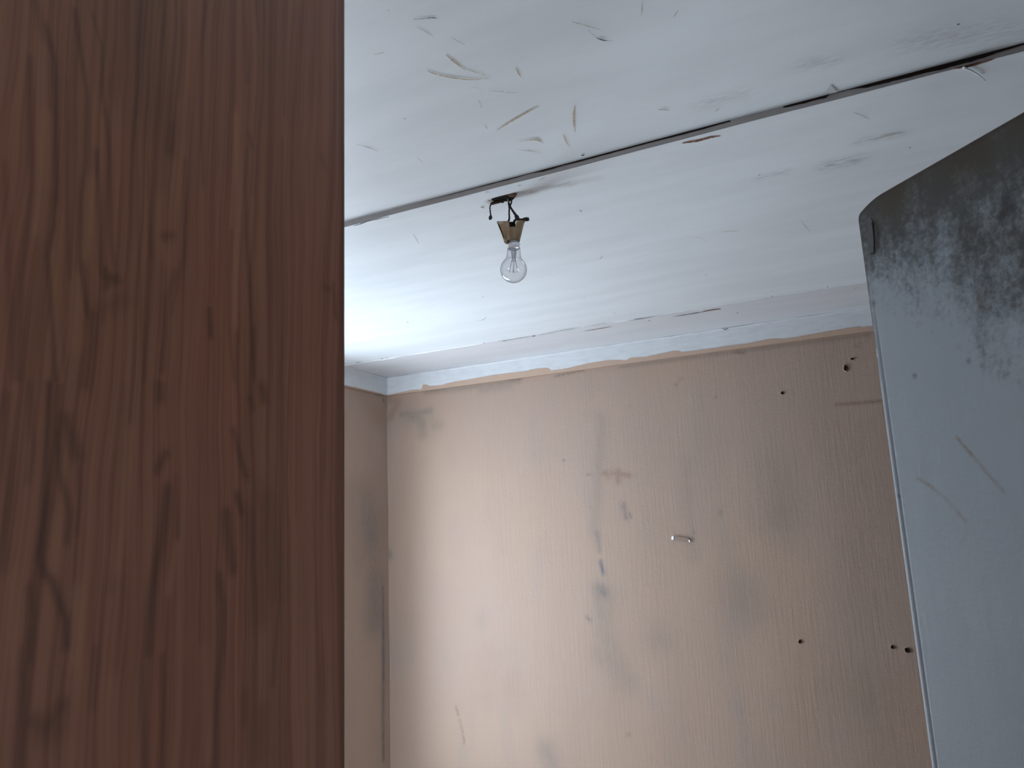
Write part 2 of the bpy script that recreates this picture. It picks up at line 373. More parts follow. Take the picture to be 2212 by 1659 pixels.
# cornice boards (white) and the wall paint that strays on to them
CB = onY(1340, 786, YB-TRIM)[2]        # lower edge of the cornice
def cornice(name, a, b, nrm, label):
    """board along a->b (2D), its face TRIM proud of the wall"""
    a = np.array([*a, 0.]); b = np.array([*b, 0.]); nrm = np.array([*nrm, 0.]); n = 140; bm = bmesh.new(); prev = None
    for i in range(n+1):
        t = i/n; p = a+(b-a)*t; s = np.linalg.norm(b-a)*t
        w = nrm*(.0007*math.sin(s*7)+.0004*math.sin(s*31)); dz = .0012*math.sin(s*5+1)
        prof = ((-.002, HC+.001), (TRIM-.0025, HC+.001), (TRIM+.0015, HC-.0025), (TRIM+.001, HC-.006), (TRIM, HC-.0085), (TRIM, CB+.004+dz), (TRIM-.002, CB+dz), (-.004, CB+dz))
        r = [bm.verts.new(Vector(p+nrm*o_+w)+Vector((0, 0, z))) for o_, z in prof]
        if prev:
            for k in range(len(r)-1): bm.faces.new((prev[k], prev[k+1], r[k+1], r[k]))
        prev = r
    return struct(bmobj(name, bm, M_TRIM), label)
t1 = cornice('trim_1', (XL+TRIM*.5, YB), (XR, YB), (0, -1), 'white cornice board along the top of the back wall')
t2 = cornice('trim_2', (XL, YB-TRIM*.5), (XL, YN), (1, 0), 'white cornice board along the top of the left wall')
for a, b, par in (((XL+TRIM, YB-TRIM-.001), (XR, YB-TRIM-.001), t1), ((XL+TRIM+.001, YB-TRIM), (XL+TRIM+.001, YN), t2)):
    bm = bmesh.new(); P = [(a[0]+(b[0]-a[0])*t, a[1]+(b[1]-a[1])*t, HC-.0018-.0008*math.sin(t*61)) for t in np.linspace(0, 1, 90)]
    tube(bm, P, [.0026+.0008*math.sin(i*1.3) for i in range(90)], 8); bmobj('paint_bead', bm, M_TRIM, par, True)
# brush-wide white paint filling the corner joint
bm = bmesh.new(); add_box(bm, (XL+TRIM-.002, YB-TRIM-.004, CB+.001), (XL+TRIM+.005, YB-TRIM+.002, HC-.002))
bmesh.ops.bevel(bm, geom=bm.edges[:], offset=.002, segments=2, affect='EDGES'); bmobj('corner_filler', bm, M_TRIM, t1)
k4 = lambda P: [(740+x/3.687, 580+y/3.687) for x, y in P]; k5 = lambda P: [(1340+x/3.687, 580+y/3.687) for x, y in P]
upper = k4([(380, 1003), (470, 985), (560, 966), (632, 962), (640, 926), (665, 922), (700, 936), (800, 926), (830, 915), (900, 900), (1000, 885), (1100, 866), (1200, 850), (1300, 836), (1450, 820), (1500, 806), (1550, 798), (1620, 791), (1645, 798), (1660, 813), (1750, 802), (1850, 781), (1870, 775), (1950, 756), (2100, 731), (2212, 728)]) + \
        k5([(45, 732), (80, 712), (200, 704), (300, 682), (420, 656), (472, 656), (484, 668), (600, 654), (800, 626), (1000, 600), (1160, 566), (1240, 557), (1300, 560), (1400, 546), (1500, 526), (1650, 500), (1800, 476), (1900, 460), (1925, 470), (2040, 458)])
def overpaint(px, plane, axis, lowz, nrm, parent, name='stray_paint'):
    bm = bmesh.new(); prev = None; S = []
    W_ = [plane(*p) for p in px]
    for a, b in zip(W_[:-1], W_[1:]):
        for t in np.linspace(0, 1, 5)[:-1]: S.append(a+(b-a)*t)
    S.append(W_[-1])
    for p in S:
        z = max(lowz+.0012, p[2]+random.uniform(-.0006, .0006)); q = np.asarray(p)+np.asarray(nrm)*.0016
        r = [bm.verts.new((q[0], q[1], z)), bm.verts.new((q[0], q[1], lowz-.0025)), bm.verts.new((q[0]-nrm[0]*.014, q[1]-nrm[1]*.014, lowz-.0025))]
        if prev:
            bm.faces.new((prev[0], prev[1], r[1], r[0])); bm.faces.new((prev[1], prev[2], r[2], r[1]))
        prev = r
    o = bmobj(name, bm, M_PEACH, parent); o['label'] = 'peach wall paint straying over the lower cornice edge'; return o
overpaint(upper, lambda x, y: onY(x, y, YB-TRIM), 0, CB, (0, -1, 0), t1)
overpaint(k4([(-200, 905), (40, 935), (100, 945), (150, 958), (200, 978), (250, 992), (300, 1003)]), lambda x, y: onX(x, y, XL+TRIM), 1, CB, (1, 0, 0), t2)

# window in the left wall, out of sight behind the wardrobe; it lights the room
M_FRAME = plain('white_window_frame', (.75, .76, .76), .4, .4, .04, 20)
win = struct(empty('window_1', (XL-WT*.6, (WY0+WY1)/2, WZ0)), 'white framed window in the left wall'); xw = XL-WT*.6
for lo, hi in (((xw-.03, WY0, WZ0), (xw+.03, WY1, WZ0+.045)), ((xw-.03, WY0, WZ1-.045), (xw+.03, WY1, WZ1)), ((xw-.03, WY0, WZ0), (xw+.03, WY0+.045, WZ1)),
               ((xw-.03, WY1-.045, WZ0), (xw+.03, WY1, WZ1))):
    keep(box('window_frame', lo, hi, M_FRAME), win)
ym = (WY0+WY1)/2; keep(box('mullion', (xw-.03, ym-.02, WZ0+.045), (xw+.03, ym+.02, WZ1-.045), M_FRAME), win)
g = Mat('window_glass', .02, .5)
tr = g.n('ShaderNodeBsdfTransparent'); gl = g.n('ShaderNodeBsdfGlossy'); gl.inputs['Roughness'].default_value = .02; mx = g.n('ShaderNodeMixShader')
lw = g.n('ShaderNodeLayerWeight'); g.put(mx.inputs[0], g.math('MULTIPLY_ADD', g.math('POWER', lw.outputs['Facing'], 5.0), .5, .035)); g.put(mx.inputs[1], tr.outputs[0]); g.put(mx.inputs[2], gl.outputs[0]); g.put(g.out.inputs['Surface'], mx.outputs[0])
for a, b in ((WY0+.045, ym-.02), (ym+.02, WY1-.045)): keep(box('window_pane', (xw-.003, a, WZ0+.045), (xw+.003, b, WZ1-.045), g), win)
keep(box('window_sill', (XL-WT*.5, WY0-.04, WZ0-.03), (XL+.05, WY1+.04, WZ0), M_FRAME, None, .004), win)

fill_win2 = struct(empty('added_window_2', ((VX0+VX1)/2, YN-.05, VZ0)), 'unseen white framed window added in the near wall for fill light')
for lo, hi in (((VX0, YN-.08, VZ0), (VX1, YN-.03, VZ0+.045)), ((VX0, YN-.08, VZ1-.045), (VX1, YN-.03, VZ1)), ((VX0, YN-.08, VZ0+.045), (VX0+.045, YN-.03, VZ1-.045)), ((VX1-.045, YN-.08, VZ0+.045), (VX1, YN-.03, VZ1-.045))):
    keep(box('window_frame', lo, hi, M_FRAME), fill_win2)
fill_win3 = struct(empty('added_window_3', (PX+.05, (UY0+UY1)/2, UZ0)), 'unseen white framed window added in the passage for fill light')
for lo, hi in (((PX+.03, UY0, UZ0), (PX+.08, UY1, UZ0+.045)), ((PX+.03, UY0, UZ1-.045), (PX+.08, UY1, UZ1)), ((PX+.03, UY0, UZ0+.045), (PX+.08, UY0+.045, UZ1-.045)), ((PX+.03, UY1-.045, UZ0+.045), (PX+.08, UY1, UZ1-.045))):
    keep(box('window_frame', lo, hi, M_FRAME), fill_win3)
keep(box('window_pane', (PX+.052, UY0+.045, UZ0+.045), (PX+.058, UY1-.045, UZ1-.045), g), fill_win3)
keep(box('window_pane', (VX0+.045, YN-.058, VZ0+.045), (VX1-.045, YN-.052, VZ1-.045), g), fill_win2)

# ---------------------------------------------------------------- wardrobe (left foreground)
WX, WYF = -.30, .378                   # the visible side: its plane x and its far edge y
wp = lambda x, y: onX(x, y, WX)
WYF = wp(747.5, 830)[1]
c1 = lambda P: [(x/2.0, y/2.0) for x, y in P]; c2 = lambda P: [(x/2.001, 830+y/2.001) for x, y in P]
streaks = [
 (c1([(130, 250), (135, 600), (140, 800), (120, 1000), (95, 1200), (90, 1400), (75, 1640)]), 5, .55), (c1([(195, 100), (235, 260), (240, 400), (245, 800), (230, 980), (205, 1100), (225, 1350), (240, 1640)]), 5, .65),
 (c1([(150, 0), (200, 170)]), 9, .4), (c1([(325, 50), (350, 230), (375, 400), (370, 700), (350, 850), (345, 1100), (370, 1300), (380, 1370)]), 5, .65), (c1([(400, 60), (440, 200), (445, 400), (455, 500)]), 5, .6),
 (c1([(460, 500), (475, 700), (480, 1000), (490, 1150)]), 5, .5), (c1([(415, 650), (425, 800), (430, 1000), (435, 1180)]), 5, .5), (c1([(462, 1196), (488, 1203)]), 11, .8), (c1([(455, 1165), (470, 1195), (460, 1240)]), 8, .6), (c1([(505, 1190), (515, 1215)]), 6, .5),
 (c1([(710, 1025), (745, 1015)]), 9, .5), (c1([(1075, 580), (1085, 630)]), 8, .45), (c1([(905, 1340), (910, 1450)]), 7, .6), (c1([(745, 540), (735, 650)]), 14, .45),
 (c1([(470, 0), (480, 350)]), 40, .3), (c1([(600, 0), (620, 200), (660, 480)]), 55, .38), (c1([(700, 0), (710, 300), (720, 520)]), 16, .35), (c1([(400, 1360), (400, 1480), (385, 1560), (370, 1660)]), 11, .5), (c1([(540, 1290), (450, 1330), (400, 1400)]), 16, .3),
 (c1([(760, 1180), (720, 1300), (715, 1450), (700, 1600)]), 9, .4), (c1([(1000, 1000), (990, 1200), (990, 1430), (1010, 1640)]), 4, .4), (c1([(1070, 640), (1060, 800), (1065, 1000), (1080, 1300), (1090, 1500), (1100, 1640)]), 5, .5),
 (c1([(1220, 600), (1215, 1000), (1220, 1400), (1215, 1700)]), 5, .4), (c1([(1440, 1230), (1450, 1370)]), 7, .45), (c1([(1480, 600), (1488, 1000), (1490, 1640)]), 5, .5), (c1([(1390, 680), (1405, 720)]), 12, .35), (c1([(1400, 1240), (1430, 1250)]), 8, .4),
 (c1([(20, 700), (40, 1200), (60, 1640)]), 6, .35), (c1([(290, 350), (285, 800), (300, 1200)]), 4, .35), (c1([(590, 550), (600, 1100), (620, 1640)]), 4, .3), (c1([(800, 700), (795, 1100), (740, 1350)]), 6, .35), (c1([(880, 0), (860, 300), (880, 800)]), 5, .3), (c1([(1060, 0), (1070, 350)]), 5, .3), (c1([(1240, 0), (1230, 500)]), 6, .35), (c1([(640, 700), (650, 1100)]), 4, .35),
 (c2([(215, 0), (200, 400), (190, 600), (172, 750), (190, 815), (225, 850), (260, 950), (285, 1020), (285, 1130)]), 7, .75), (c2([(280, 150), (310, 240), (335, 310)]), 12, .6), (c2([(250, 200), (255, 390), (290, 500), (302, 560), (290, 680)]), 6, .6),
 (c2([(715, 300), (680, 370)]), 9, .6), (c2([(725, 450), (705, 620), (672, 800), (650, 950), (635, 1160)]), 11, .7), (c2([(620, 1200), (615, 1400), (625, 1660)]), 8, .5), (c2([(690, 10), (690, 60)]), 12, .6), (c2([(1010, 200), (1040, 330), (1068, 400)]), 8, .55),
 (c2([(1025, 480), (1045, 550)]), 9, .7), (c2([(980, 560), (990, 680), (1005, 800)]), 13, .65), (c2([(948, 830), (965, 960), (960, 1130), (940, 1350), (938, 1660)]), 9, .65), (c2([(1075, 560), (1110, 800), (1120, 1000)]), 26, .35), (c2([(1150, 500), (1180, 900)]), 30, .35), (c2([(1220, 0), (1222, 350), (1210, 900), (1180, 1300)]), 7, .4),
 (c2([(140, 1460), (200, 1485), (265, 1395)]), 14, .6), (c2([(180, 1500), (240, 1480)]), 24, .4), (c2([(130, 880), (142, 1000), (130, 1200)]), 7, .45), (c2([(1130, 10), (1140, 60)]), 12, .6), (c2([(1060, 1330), (1060, 1460)]), 9, .35), (c2([(1130, 1420), (1130, 1600)]), 18, .35),
 (c2([(1080, 60), (1095, 100)]), 8, .5), (c2([(30, 50), (35, 500), (20, 800)]), 9, .35), (c2([(130, 0), (140, 300), (120, 420)]), 6, .35), (c2([(95, 1150), (105, 1660)]), 8, .4), (c2([(340, 300), (345, 500), (330, 640)]), 5, .4), (c2([(760, 400), (770, 650)]), 5, .3), (c2([(540, 0), (500, 700), (480, 900)]), 5, .25), (c2([(700, 1180), (705, 1660)]), 7, .4), (c2([(410, 1150), (400, 1400)]), 6, .3)]
lights = [(c1([(1020, 500), (1030, 800), (1020, 1200), (1015, 1400)]), 9, .5), (c1([(395, 780), (385, 1000), (365, 1100)]), 11, .45), (c1([(200, 500), (190, 800), (160, 1000)]), 10, .35), (c1([(330, 1200), (320, 1500)]), 12, .35), (c1([(690, 850), (680, 1000), (720, 1130)]), 10, .3), (c1([(1330, 500), (1330, 1600)]), 30, .2), (c1([(240, 900), (220, 1080), (235, 1350), (260, 1640)]), 5, .45), (c1([(1090, 850), (1095, 1400)]), 5, .3),
 (c2([(560, 200), (530, 600), (500, 800)]), 10, .4), (c2([(1330, 0), (1330, 1600)]), 34, .3), (c2([(330, 900), (320, 1200)]), 12, .35), (c2([(760, 700), (730, 900)]), 8, .4), (c2([(880, 1150), (900, 1600)]), 12, .3), (c2([(230, 600), (230, 780)]), 14, .25), (c2([(50, 800), (60, 1200)]), 9, .25), (c2([(480, 1300), (480, 1640)]), 16, .25)]
sf, lf = strokes(streaks, wp, .00029), strokes(lights, wp, .00029)
def wood():
    m = Mat('dark_wood_laminate', .36, .55)
    warp = m.noise((1, 1.6, .45), 7, 3, color=True)
    fine = m.noise((60, 210, 2.4), 1.0, 5, .72, warp=warp, amt=(0, .030, .0))
    mid = m.noise((20, 88, 1.8), 1.0, 4, .5, warp=warp, amt=(0, .05, 0))
    big = m.noise((5, 15, 1.5), 1.0, 3, .5)
    b = m.mix(m.ramp(mid, .22, .78), (0.150, 0.064, 0.040), (0.277, 0.120, 0.072))
    b = m.mix(m.ramp(big, .35, .7, 0, .55), b, (0.247, 0.086, 0.053))
    b = m.mix(m.ramp(fine, .42, .62, 0, .42), b, (0.360, 0.172, 0.106))
    b = m.mix(m.ramp(fine, .50, .32, 0, .30), b, (0.091, 0.036, 0.024))
    b = m.mix(m.math('MULTIPLY', m.attr('light'), .8), b, (0.376, 0.188, 0.113))
    b = m.mix(m.math('MULTIPLY', m.attr('streak'), m.ramp(fine, .2, .6, 1, .75)), b, (0.054, 0.022, 0.016))
    b = m.mix(m.math('MULTIPLY', m.attr('edge'), .6), b, (0.099, 0.044, 0.029))
    m.col(b); m.bump(fine, .12, .0004); return m
M_WOOD = wood()
M_WOOD2 = plain('dark_wood_plain', (.16, .075, .05), .45, .35, .3, 14)
WH, WD, WW, PT = 2.05, .45, 1.00, .018    # wardrobe height, depth (y), width (x), panel thickness
wr = empty('wardrobe', (WX-WW/2, WYF-WD/2, 0))
thing(wr, 'tall wardrobe with dark brown wood-grain side panel filling the left of the picture', 'wardrobe')
ylo = WYF-WD
def side_fn(U, V):                       # rounded far arris
    x = np.full_like(U, WX); d = WYF-U; x -= np.where(d < .002, (.002-np.clip(d, 0, .002))**2/.002, 0); return np.stack([x, U, V], 1)
us = np.unique(np.concatenate([np.linspace(ylo, .12, 8), np.linspace(.12, WYF-.003, 300), np.linspace(WYF-.003, WYF, 8)])); vs = np.unique(np.concatenate([np.linspace(0, 1.4, 14), np.linspace(1.4, WH, 330)]))
side = grid('side_panel', us, vs, side_fn, M_WOOD, {'streak': sf, 'light': lf, 'edge': lambda P: np.exp(-((WYF-P[:, 1])/.0065)**4)}, None)
bm = bmesh.new(); bm.from_mesh(side.data)         # give the sheet its board thickness
inner = [(WX-PT, ylo, 0), (WX-PT, WYF, 0), (WX-PT, WYF, WH), (WX-PT, ylo, WH)]; o_ = [(WX, ylo, 0), (WX-.002, WYF, 0), (WX-.002, WYF, WH), (WX, ylo, WH)]
I = [bm.verts.new(p) for p in inner]; O = [bm.verts.new(p) for p in o_]; bm.faces.new(I[::-1])
for k in range(4): bm.faces.new((O[k], O[(k+1) % 4], I[(k+1) % 4], I[k]))
bm.to_mesh(side.data); bm.free(); keep(side, wr)
keep(box('side_panel', (WX-WW, ylo, 0), (WX-WW+PT, WYF, WH), M_WOOD2), wr)
keep(box('top_panel', (WX-WW+PT, ylo, WH-PT), (WX-PT, WYF-.02, WH), M_WOOD2), wr); keep(box('bottom_panel', (WX-WW+PT, ylo, .06), (WX-PT, WYF-.02, .06+PT), M_WOOD2), wr)
keep(box('back_panel', (WX-WW+PT, ylo, .06+PT), (WX-PT, ylo+.006, WH-PT), M_WOOD2), wr); keep(box('plinth', (WX-WW+PT, WYF-.06, 0), (WX-PT, WYF-.045, .06), M_WOOD2), wr)
xm = WX-WW/2
for a, b, hx in ((WX-WW+PT+.002, xm-.0015, xm-.04), (xm+.0015, WX-PT-.002, xm+.04)):
    d = keep(box('wardrobe_door', (a, WYF-.019, .064), (b, WYF-.001, WH-.004), M_WOOD2, None, .001), wr)
    bm = bmesh.new(); tube(bm, [(hx, WYF-.002, .95), (hx, WYF+.022, .96), (hx, WYF+.025, 1.03), (hx, WYF+.022, 1.10), (hx, WYF-.002, 1.11)], .005); h = bmobj('door_handle', bm, plain('steel_handle', (.5, .5, .5), .3, .5, .05, 30, 1.0), None, True)
    h.parent = d; h.matrix_parent_inverse = Matrix.Translation(wr.location).inverted() @ Matrix.Translation(wr.location)

# ---------------------------------------------------------------- white door ajar (right foreground)
E_ = np.array([0.0158496, 1.006432, 0.0])       # foot of the free edge
DN = np.array([-DDIR[1]*-1, 0, 0]); DN = np.array([DDIR[1], -DDIR[0], 0.0])   # normal of the face we see
if DN @ (E_*np.array([1, 1, 0])) > 0: DN = -DN
dplane = lambda x, y: on(x, y, E_, DN)
ztop = lambda u: DZ - np.where(u < .045, .0115*((.045-np.clip(u, 0, .045))/.045)**1.9, 0) - np.where(u < .006, .010*((.006-np.clip(u, 0, .006))/.006)**2, 0)
def uz(P): return (P-E_) @ DDIR, P[:, 2]
def door_fn(U, V):
    z = V*ztop(U); d = -np.where(U < .004, .004-np.sqrt(np.clip(.004**2-(.004-U)**2, 0, None)), 0)
    tz = (ztop(U)-z); d = d-np.where(tz < .004, .004-np.sqrt(np.clip(.004**2-(.004-tz)**2, 0, None)), 0)
    lo = 1/(1+np.exp((z-(CAM[2]+.24))/.012))
    d = d+lo*(-.0004*np.exp(-((U-.0100)/.0010)**2)+.0006*np.exp(-((U-.006)/.0025)**2))
    Q = E_+U[:, None]*DDIR+d[:, None]*DN; Q[:, 2] = z
    return Q+DN*(.0008*vnoise(Q, 9, 8))[:, None]
gc = np.array([(0, .30, .235), (.02, .292, .225), (.06, .285, .19), (.10, .27, .145), (.14, .245, .11), (.18, .225, .085), (.25, .20, .06), (.8, .18, .04)])
def grime(P):
    u, z = uz(P); z = z-CAM[2]; hard = np.interp(u, gc[:, 0], gc[:, 1]); fade = np.interp(u, gc[:, 0], gc[:, 2])
    return np.clip((z-fade)/(hard-fade), 0, 1)**1.3*.62+np.clip((z-hard)/(.38-hard), 0, 1)*.38
def brownd(P):
    u, z = uz(P); return np.clip((z-CAM[2]-.315+.15*np.clip(.06-u, 0, 1))/.05, 0, 1)*np.clip(u/.05, .2, 1)
def worn(P):
    u, z = uz(P); a = np.exp(-(np.clip(u-.0018, 0, 1)/.0028)**2)*np.clip((z-CAM[2]-.13)/.06, 0, 1); b = np.exp(-((ztop(u)-z)/.005)**2); return np.maximum(a, b)
spots = strokes([([(1942, 1072)], 2.6, .9), ([(2157, 680)], 4, .7), ([(1917, 598)], 3.5, .7), ([(1976, 812)], 4, .7), ([(2092, 780)], 4, .6), ([(1887, 655)], 4, .6), ([(1984, 650), (1982, 662)], 3, .4), ([(2170, 435), (2185, 450), (2165, 462)], 8, .8)], dplane, .00068)
rustd = strokes([([(2068, 946), (2100, 984)], 2.6, .75), ([(2095, 978), (2130, 1020), (2168, 1062)], 2.8, .42), ([(1984, 1033), (2015, 1053)], 2.8, .62), ([(2010, 1050), (2046, 1080), (2085, 1125)], 3.2, .35), ([(2115, 640), (2122, 675)], 4, .5), ([(2130, 320)], 26, .45)], dplane, .00068)
def door_paint():
    m = Mat('grimy_white_door_paint', .5, .35)
    b = m.mix(m.ramp(m.noise(sc=5, detail=5), .3, .7), (.30, .34, .375), (.33, .365, .395))
    b = m.mix(m.math('MULTIPLY', m.attr('rust'), m.ramp(m.noise(sc=130), .3, .6, .4, 1)), b, (.20, .12, .02))
    n1 = m.noise((1, 1, .6), 24, 8, .68); n2 = m.noise(sc=150, detail=5, rough=.65); n3 = m.noise((2, 2, .45), 9, 5)
    g = m.attr('grime')
    k = m.math('ADD', g, m.math('MULTIPLY', m.math('SUBTRACT', n1, .5), 1.6))
    k = m.math('ADD', k, m.math('MULTIPLY', m.math('SUBTRACT', n2, .5), 1.0))
    k = m.math('MULTIPLY', k, m.ramp(g, .0, .10))
    b = m.mix(m.ramp(k, .05, 1.0, 0, .92), b, (.038, .036, .031))
    br = m.math('MULTIPLY', m.attr('brownd'), m.ramp(n3, .38, .62, .45, .95))
    b = m.mix(br, b, (.050, .037, .019))
    b = m.mix(m.math('MULTIPLY', m.attr('spots'), 1.0), b, (.03, .028, .03))
    b = m.mix(m.math('MULTIPLY', m.attr('worn'), m.ramp(m.noise(sc=70, detail=4), .32, .5)), b, (.035, .018, .013))
    m.col(b); m.bump(m.math('ADD', m.noise((50, 50, 4), 1, 3), m.math('MULTIPLY', n2, .7)), .3, .0012); return m
M_DOOR = door_paint()
us = np.unique(np.concatenate([np.linspace(0, .004, 6), np.linspace(.004, .014, 11), np.linspace(.014, .25, 120), np.linspace(.25, DW, 20)]))
vs = np.unique(np.concatenate([np.linspace(0, 1.3/DZ, 10), np.linspace(1.3/DZ, .99, 260), np.linspace(.99, 1, 22)]))
dr = struct(empty('door_1', (HX, HY, 0)), 'open white-painted door with black grime across its top, right edge of the picture')
leaf = grid('door_leaf', us, vs, door_fn, M_DOOR, {'grime': grime, 'brownd': brownd, 'worn': worn, 'spots': spots, 'rust': rustd}, None, flip=True)
bm = bmesh.new(); bm.from_mesh(leaf.data)          # thickness: extrude the outline to the back
bd = [e for e in bm.edges if e.is_boundary]; ex = bmesh.ops.extrude_edge_only(bm, edges=bd)
for v in [v for v in ex['geom'] if isinstance(v, bmesh.types.BMVert)]:
    dd = (np.array(v.co)-E_) @ DN; v.co = Vector(np.array(v.co)-DN*(dd+.038))
eb = [e for e in bm.edges if e.is_boundary]; bmesh.ops.contextual_create(bm, geom=eb)
bm.to_mesh(leaf.data); bm.free(); keep(leaf, dr)
M_BURNG = plain('latch_gap_grime', (.045, .042, .04), .9, .1)
# old latch plate let into the top corner, painted over
pts = [(1873, 474), (1882, 470), (1888, 482), (1890, 545), (1886, 549), (1876, 540)]
bm = bmesh.new(); A = [bm.verts.new(Vector(dplane(*p)+DN*.0007)) for p in pts]; B = [bm.verts.new(Vector(dplane(*p)-DN*.001)) for p in pts]; bm.faces.new(A)
for k in range(6): bm.faces.new((A[k], A[(k+1) % 6], B[(k+1) % 6], B[k]))
bmesh.ops.bevel(bm, geom=[e for e in bm.edges if all(v in A for v in e.verts)], offset=.0005, segments=2, affect='EDGES')
lp = bmobj('latch_plate', bm, plain('grimy_latch_plate', (.085, .085, .083), .5, .4, .35, 120)); lp['label'] = 'painted-over latch plate'; keep(lp, dr)
lpn = [dplane(1887, 480)+DN*.002, dplane(1891, 515)+DN*.002, dplane(1891, 546)+DN*.002, dplane(1884, 549)+DN*.002]
bm = bmesh.new(); tube(bm, lpn, .0008, 6); keep(bmobj('latch_gap', bm, M_BURNG), dr)
for z in (.25, 1.0, 1.75):
    bm = bmesh.new(); tube(bm, [(HX+.004, HY-.006, z-.05), (HX+.004, HY-.006, z+.05)], .006, 10); keep(bmobj('hinge', bm, M_FRAME), dr)
struct(box('trim_3', (XR-.015, D0-.07, 0), (XR, D0-.012, DZ+.07), M_TRIM, None, .003), 'white architrave beside the doorway'); 

# ---------------------------------------------------------------- marks on the ceiling
k2 = lambda P: [(740+x/2.989, y/2.989) for x, y in P]; k3 = lambda P: [(1472+x/2.989, y/2.989) for x, y in P]
DOWN = (0, 0, -1)
MARKS = [
 (k2([(455, 126), (520, 119), (600, 112)]), 1.8, 'brown'), (k2([(510, 121), (570, 113), (612, 117)]), 2.4, 'dark'), (k2([(475, 170), (540, 205), (585, 237)]), 3.2, 'faint'), (k2([(700, 240), (750, 268), (797, 293)]), 2.0, 'grey'), (k2([(668, 352), (720, 397), (795, 455)]), 4.0, 'tan'), (k2([(780, 440), (850, 462), (932, 488)]), 2.6, 'faint'),
 (k2([(545, 450), (580, 470), (680, 495), (800, 512), (890, 512)]), 2.6, 'tan'), (k2([(860, 510), (960, 505)]), 2.4, 'faint'), (k2([(1120, 435), (1132, 465), (1150, 495)]), 2.8, 'tan'), (k2([(820, 560), (920, 575)]), 1.6, 'faint'), (k2([(940, 583), (1040, 592), (1130, 599)]), 1.8, 'grey'),
 (k2([(998, 840), (1100, 777), (1200, 720), (1268, 686)]), 4.4, 'tan'), (k2([(1499, 678), (1493, 760), (1500, 850)]), 3.8, 'tan'), (k2([(1130, 912), (1240, 900), (1298, 925)]), 2.4, 'faint'), (k2([(1205, 905), (1250, 900), (1285, 912)]), 3.2, 'tan'), (k2([(1425, 870), (1445, 915), (1467, 947)]), 2.6, 'tan'), (k2([(1120, 965), (1200, 972), (1300, 990)]), 1.6, 'faint'), (k2([(1170, 970), (1220, 974)]), 1.8, 'brown'),
 (k2([(2035, 708), (2075, 706), (2112, 711)]), 2.4, 'brown'), (k2([(1480, 138), (1560, 160), (1685, 196)]), 2.8, 'faint'), (k2([(1585, 190), (1640, 240), (1690, 262), (1748, 262)]), 1.6, 'brown'), (k2([(1640, 243), (1680, 258), (1715, 263)]), 2.6, 'dark'), (k2([(1938, 0), (1930, 95)]), 3, 'faint'), (k2([(2133, 115), (2165, 68)]), 2.2, 'brown'),
 (k2([(85, 930), (160, 950), (232, 977)]), 2, 'faint'), (k2([(150, 946), (190, 960)]), 1.6, 'brown'), (k2([(880, 640), (900, 700)]), 2, 'faint'), (k2([(455, 1510), (492, 1575)]), 2, 'faint'), (k2([(200, 352), (272, 336)]), 1.6, 'faint'), (k2([(915, 795), (935, 832)]), 2, 'faint'), (k2([(370, 480), (480, 1050), ] if 0 else [(480, 1010), (525, 1060)]), 1.6, 'faint'),
 (k2([(395, 760), (408, 770)]), 3.4, 'grey'), (k2([(290, 66), (302, 68)]), 2.4, 'grey'), (k2([(1542, 1000), (1562, 1004)]), 3, 'dark'), (k2([(1530, 1355), (1545, 1366)]), 3, 'dark'),
 (k3([(1110, 725), (1160, 742), (1214, 770)]), 3, 'grey'), (k3([(1225, 906), (1330, 878), (1430, 857)]), 3.4, 'faint'), (k3([(215, 722), (245, 698)]), 2, 'brown'), (k3([(1778, 156), (1798, 155)]), 2.6, 'dark'), (k3([(494, 1136), (510, 1124)]), 2.6, 'brown'), (k3([(1470, 946), (1480, 956)]), 2.6, 'brown'), (k3([(250, 1498), (380, 1488)]), 1.8, 'faint'), (k3([(85, 1530), (130, 1540), (160, 1558)]), 1.8, 'faint'), (k3([(770, 1425), (830, 1495)]), 1.6, 'faint'),
 (k4([(510, 425), (526, 430)]), 2.2, 'dark'), (k4([(1075, 417), (1110, 412), (1130, 400), (1147, 386)]), 1.6, 'brown'), (k4([(1108, 228), (1125, 226)]), 1.6, 'brown'), (k4([(2150, 362), (2180, 348)]), 1.8, 'grey'), (k4([(1915, 237), (1930, 233)]), 2, 'grey'), (k5([(675, 52), (690, 48)]), 2.6, 'grey'), (k5([(1206, 179), (1216, 179)]), 2.2, 'dark'), (k5([(1645, 147), (1658, 144)]), 2.4, 'dark'), (k5([(1865, 160), (1884, 151)]), 2.2, 'brown'), (k5([(1198, 223), (1214, 224)]), 3, 'black'), (k5([(1155, 238), (1170, 236)]), 1.8, 'dark'), (k5([(930, 358), (938, 350)]), 3, 'wood'),
 ([(1295, 560), (1303, 552)], 2, 'brown')]
def pxm(p): return np.linalg.norm(p-CAM)/FPX
for pts, w, kind in MARKS:
    S = [onZ(*p, HC-.0022) for p in pts]; S = smooth_path(S, 4) if len(S) > 2 else S
    q = S[len(S)//2]; el = (q[2]-CAM[2])/np.linalg.norm(q-CAM)
    d = S[-1]-S[0]; d /= np.linalg.norm(d); v = q-CAM; v[2] = 0; v /= np.linalg.norm(v)
    k = 1/max(el, .15) if abs(d @ v) < .6 else 1.25
    ribbon('scuff_mark', S, w*.85*pxm(q)*min(k, 2.2), DOWN, MK[kind], ceiling)
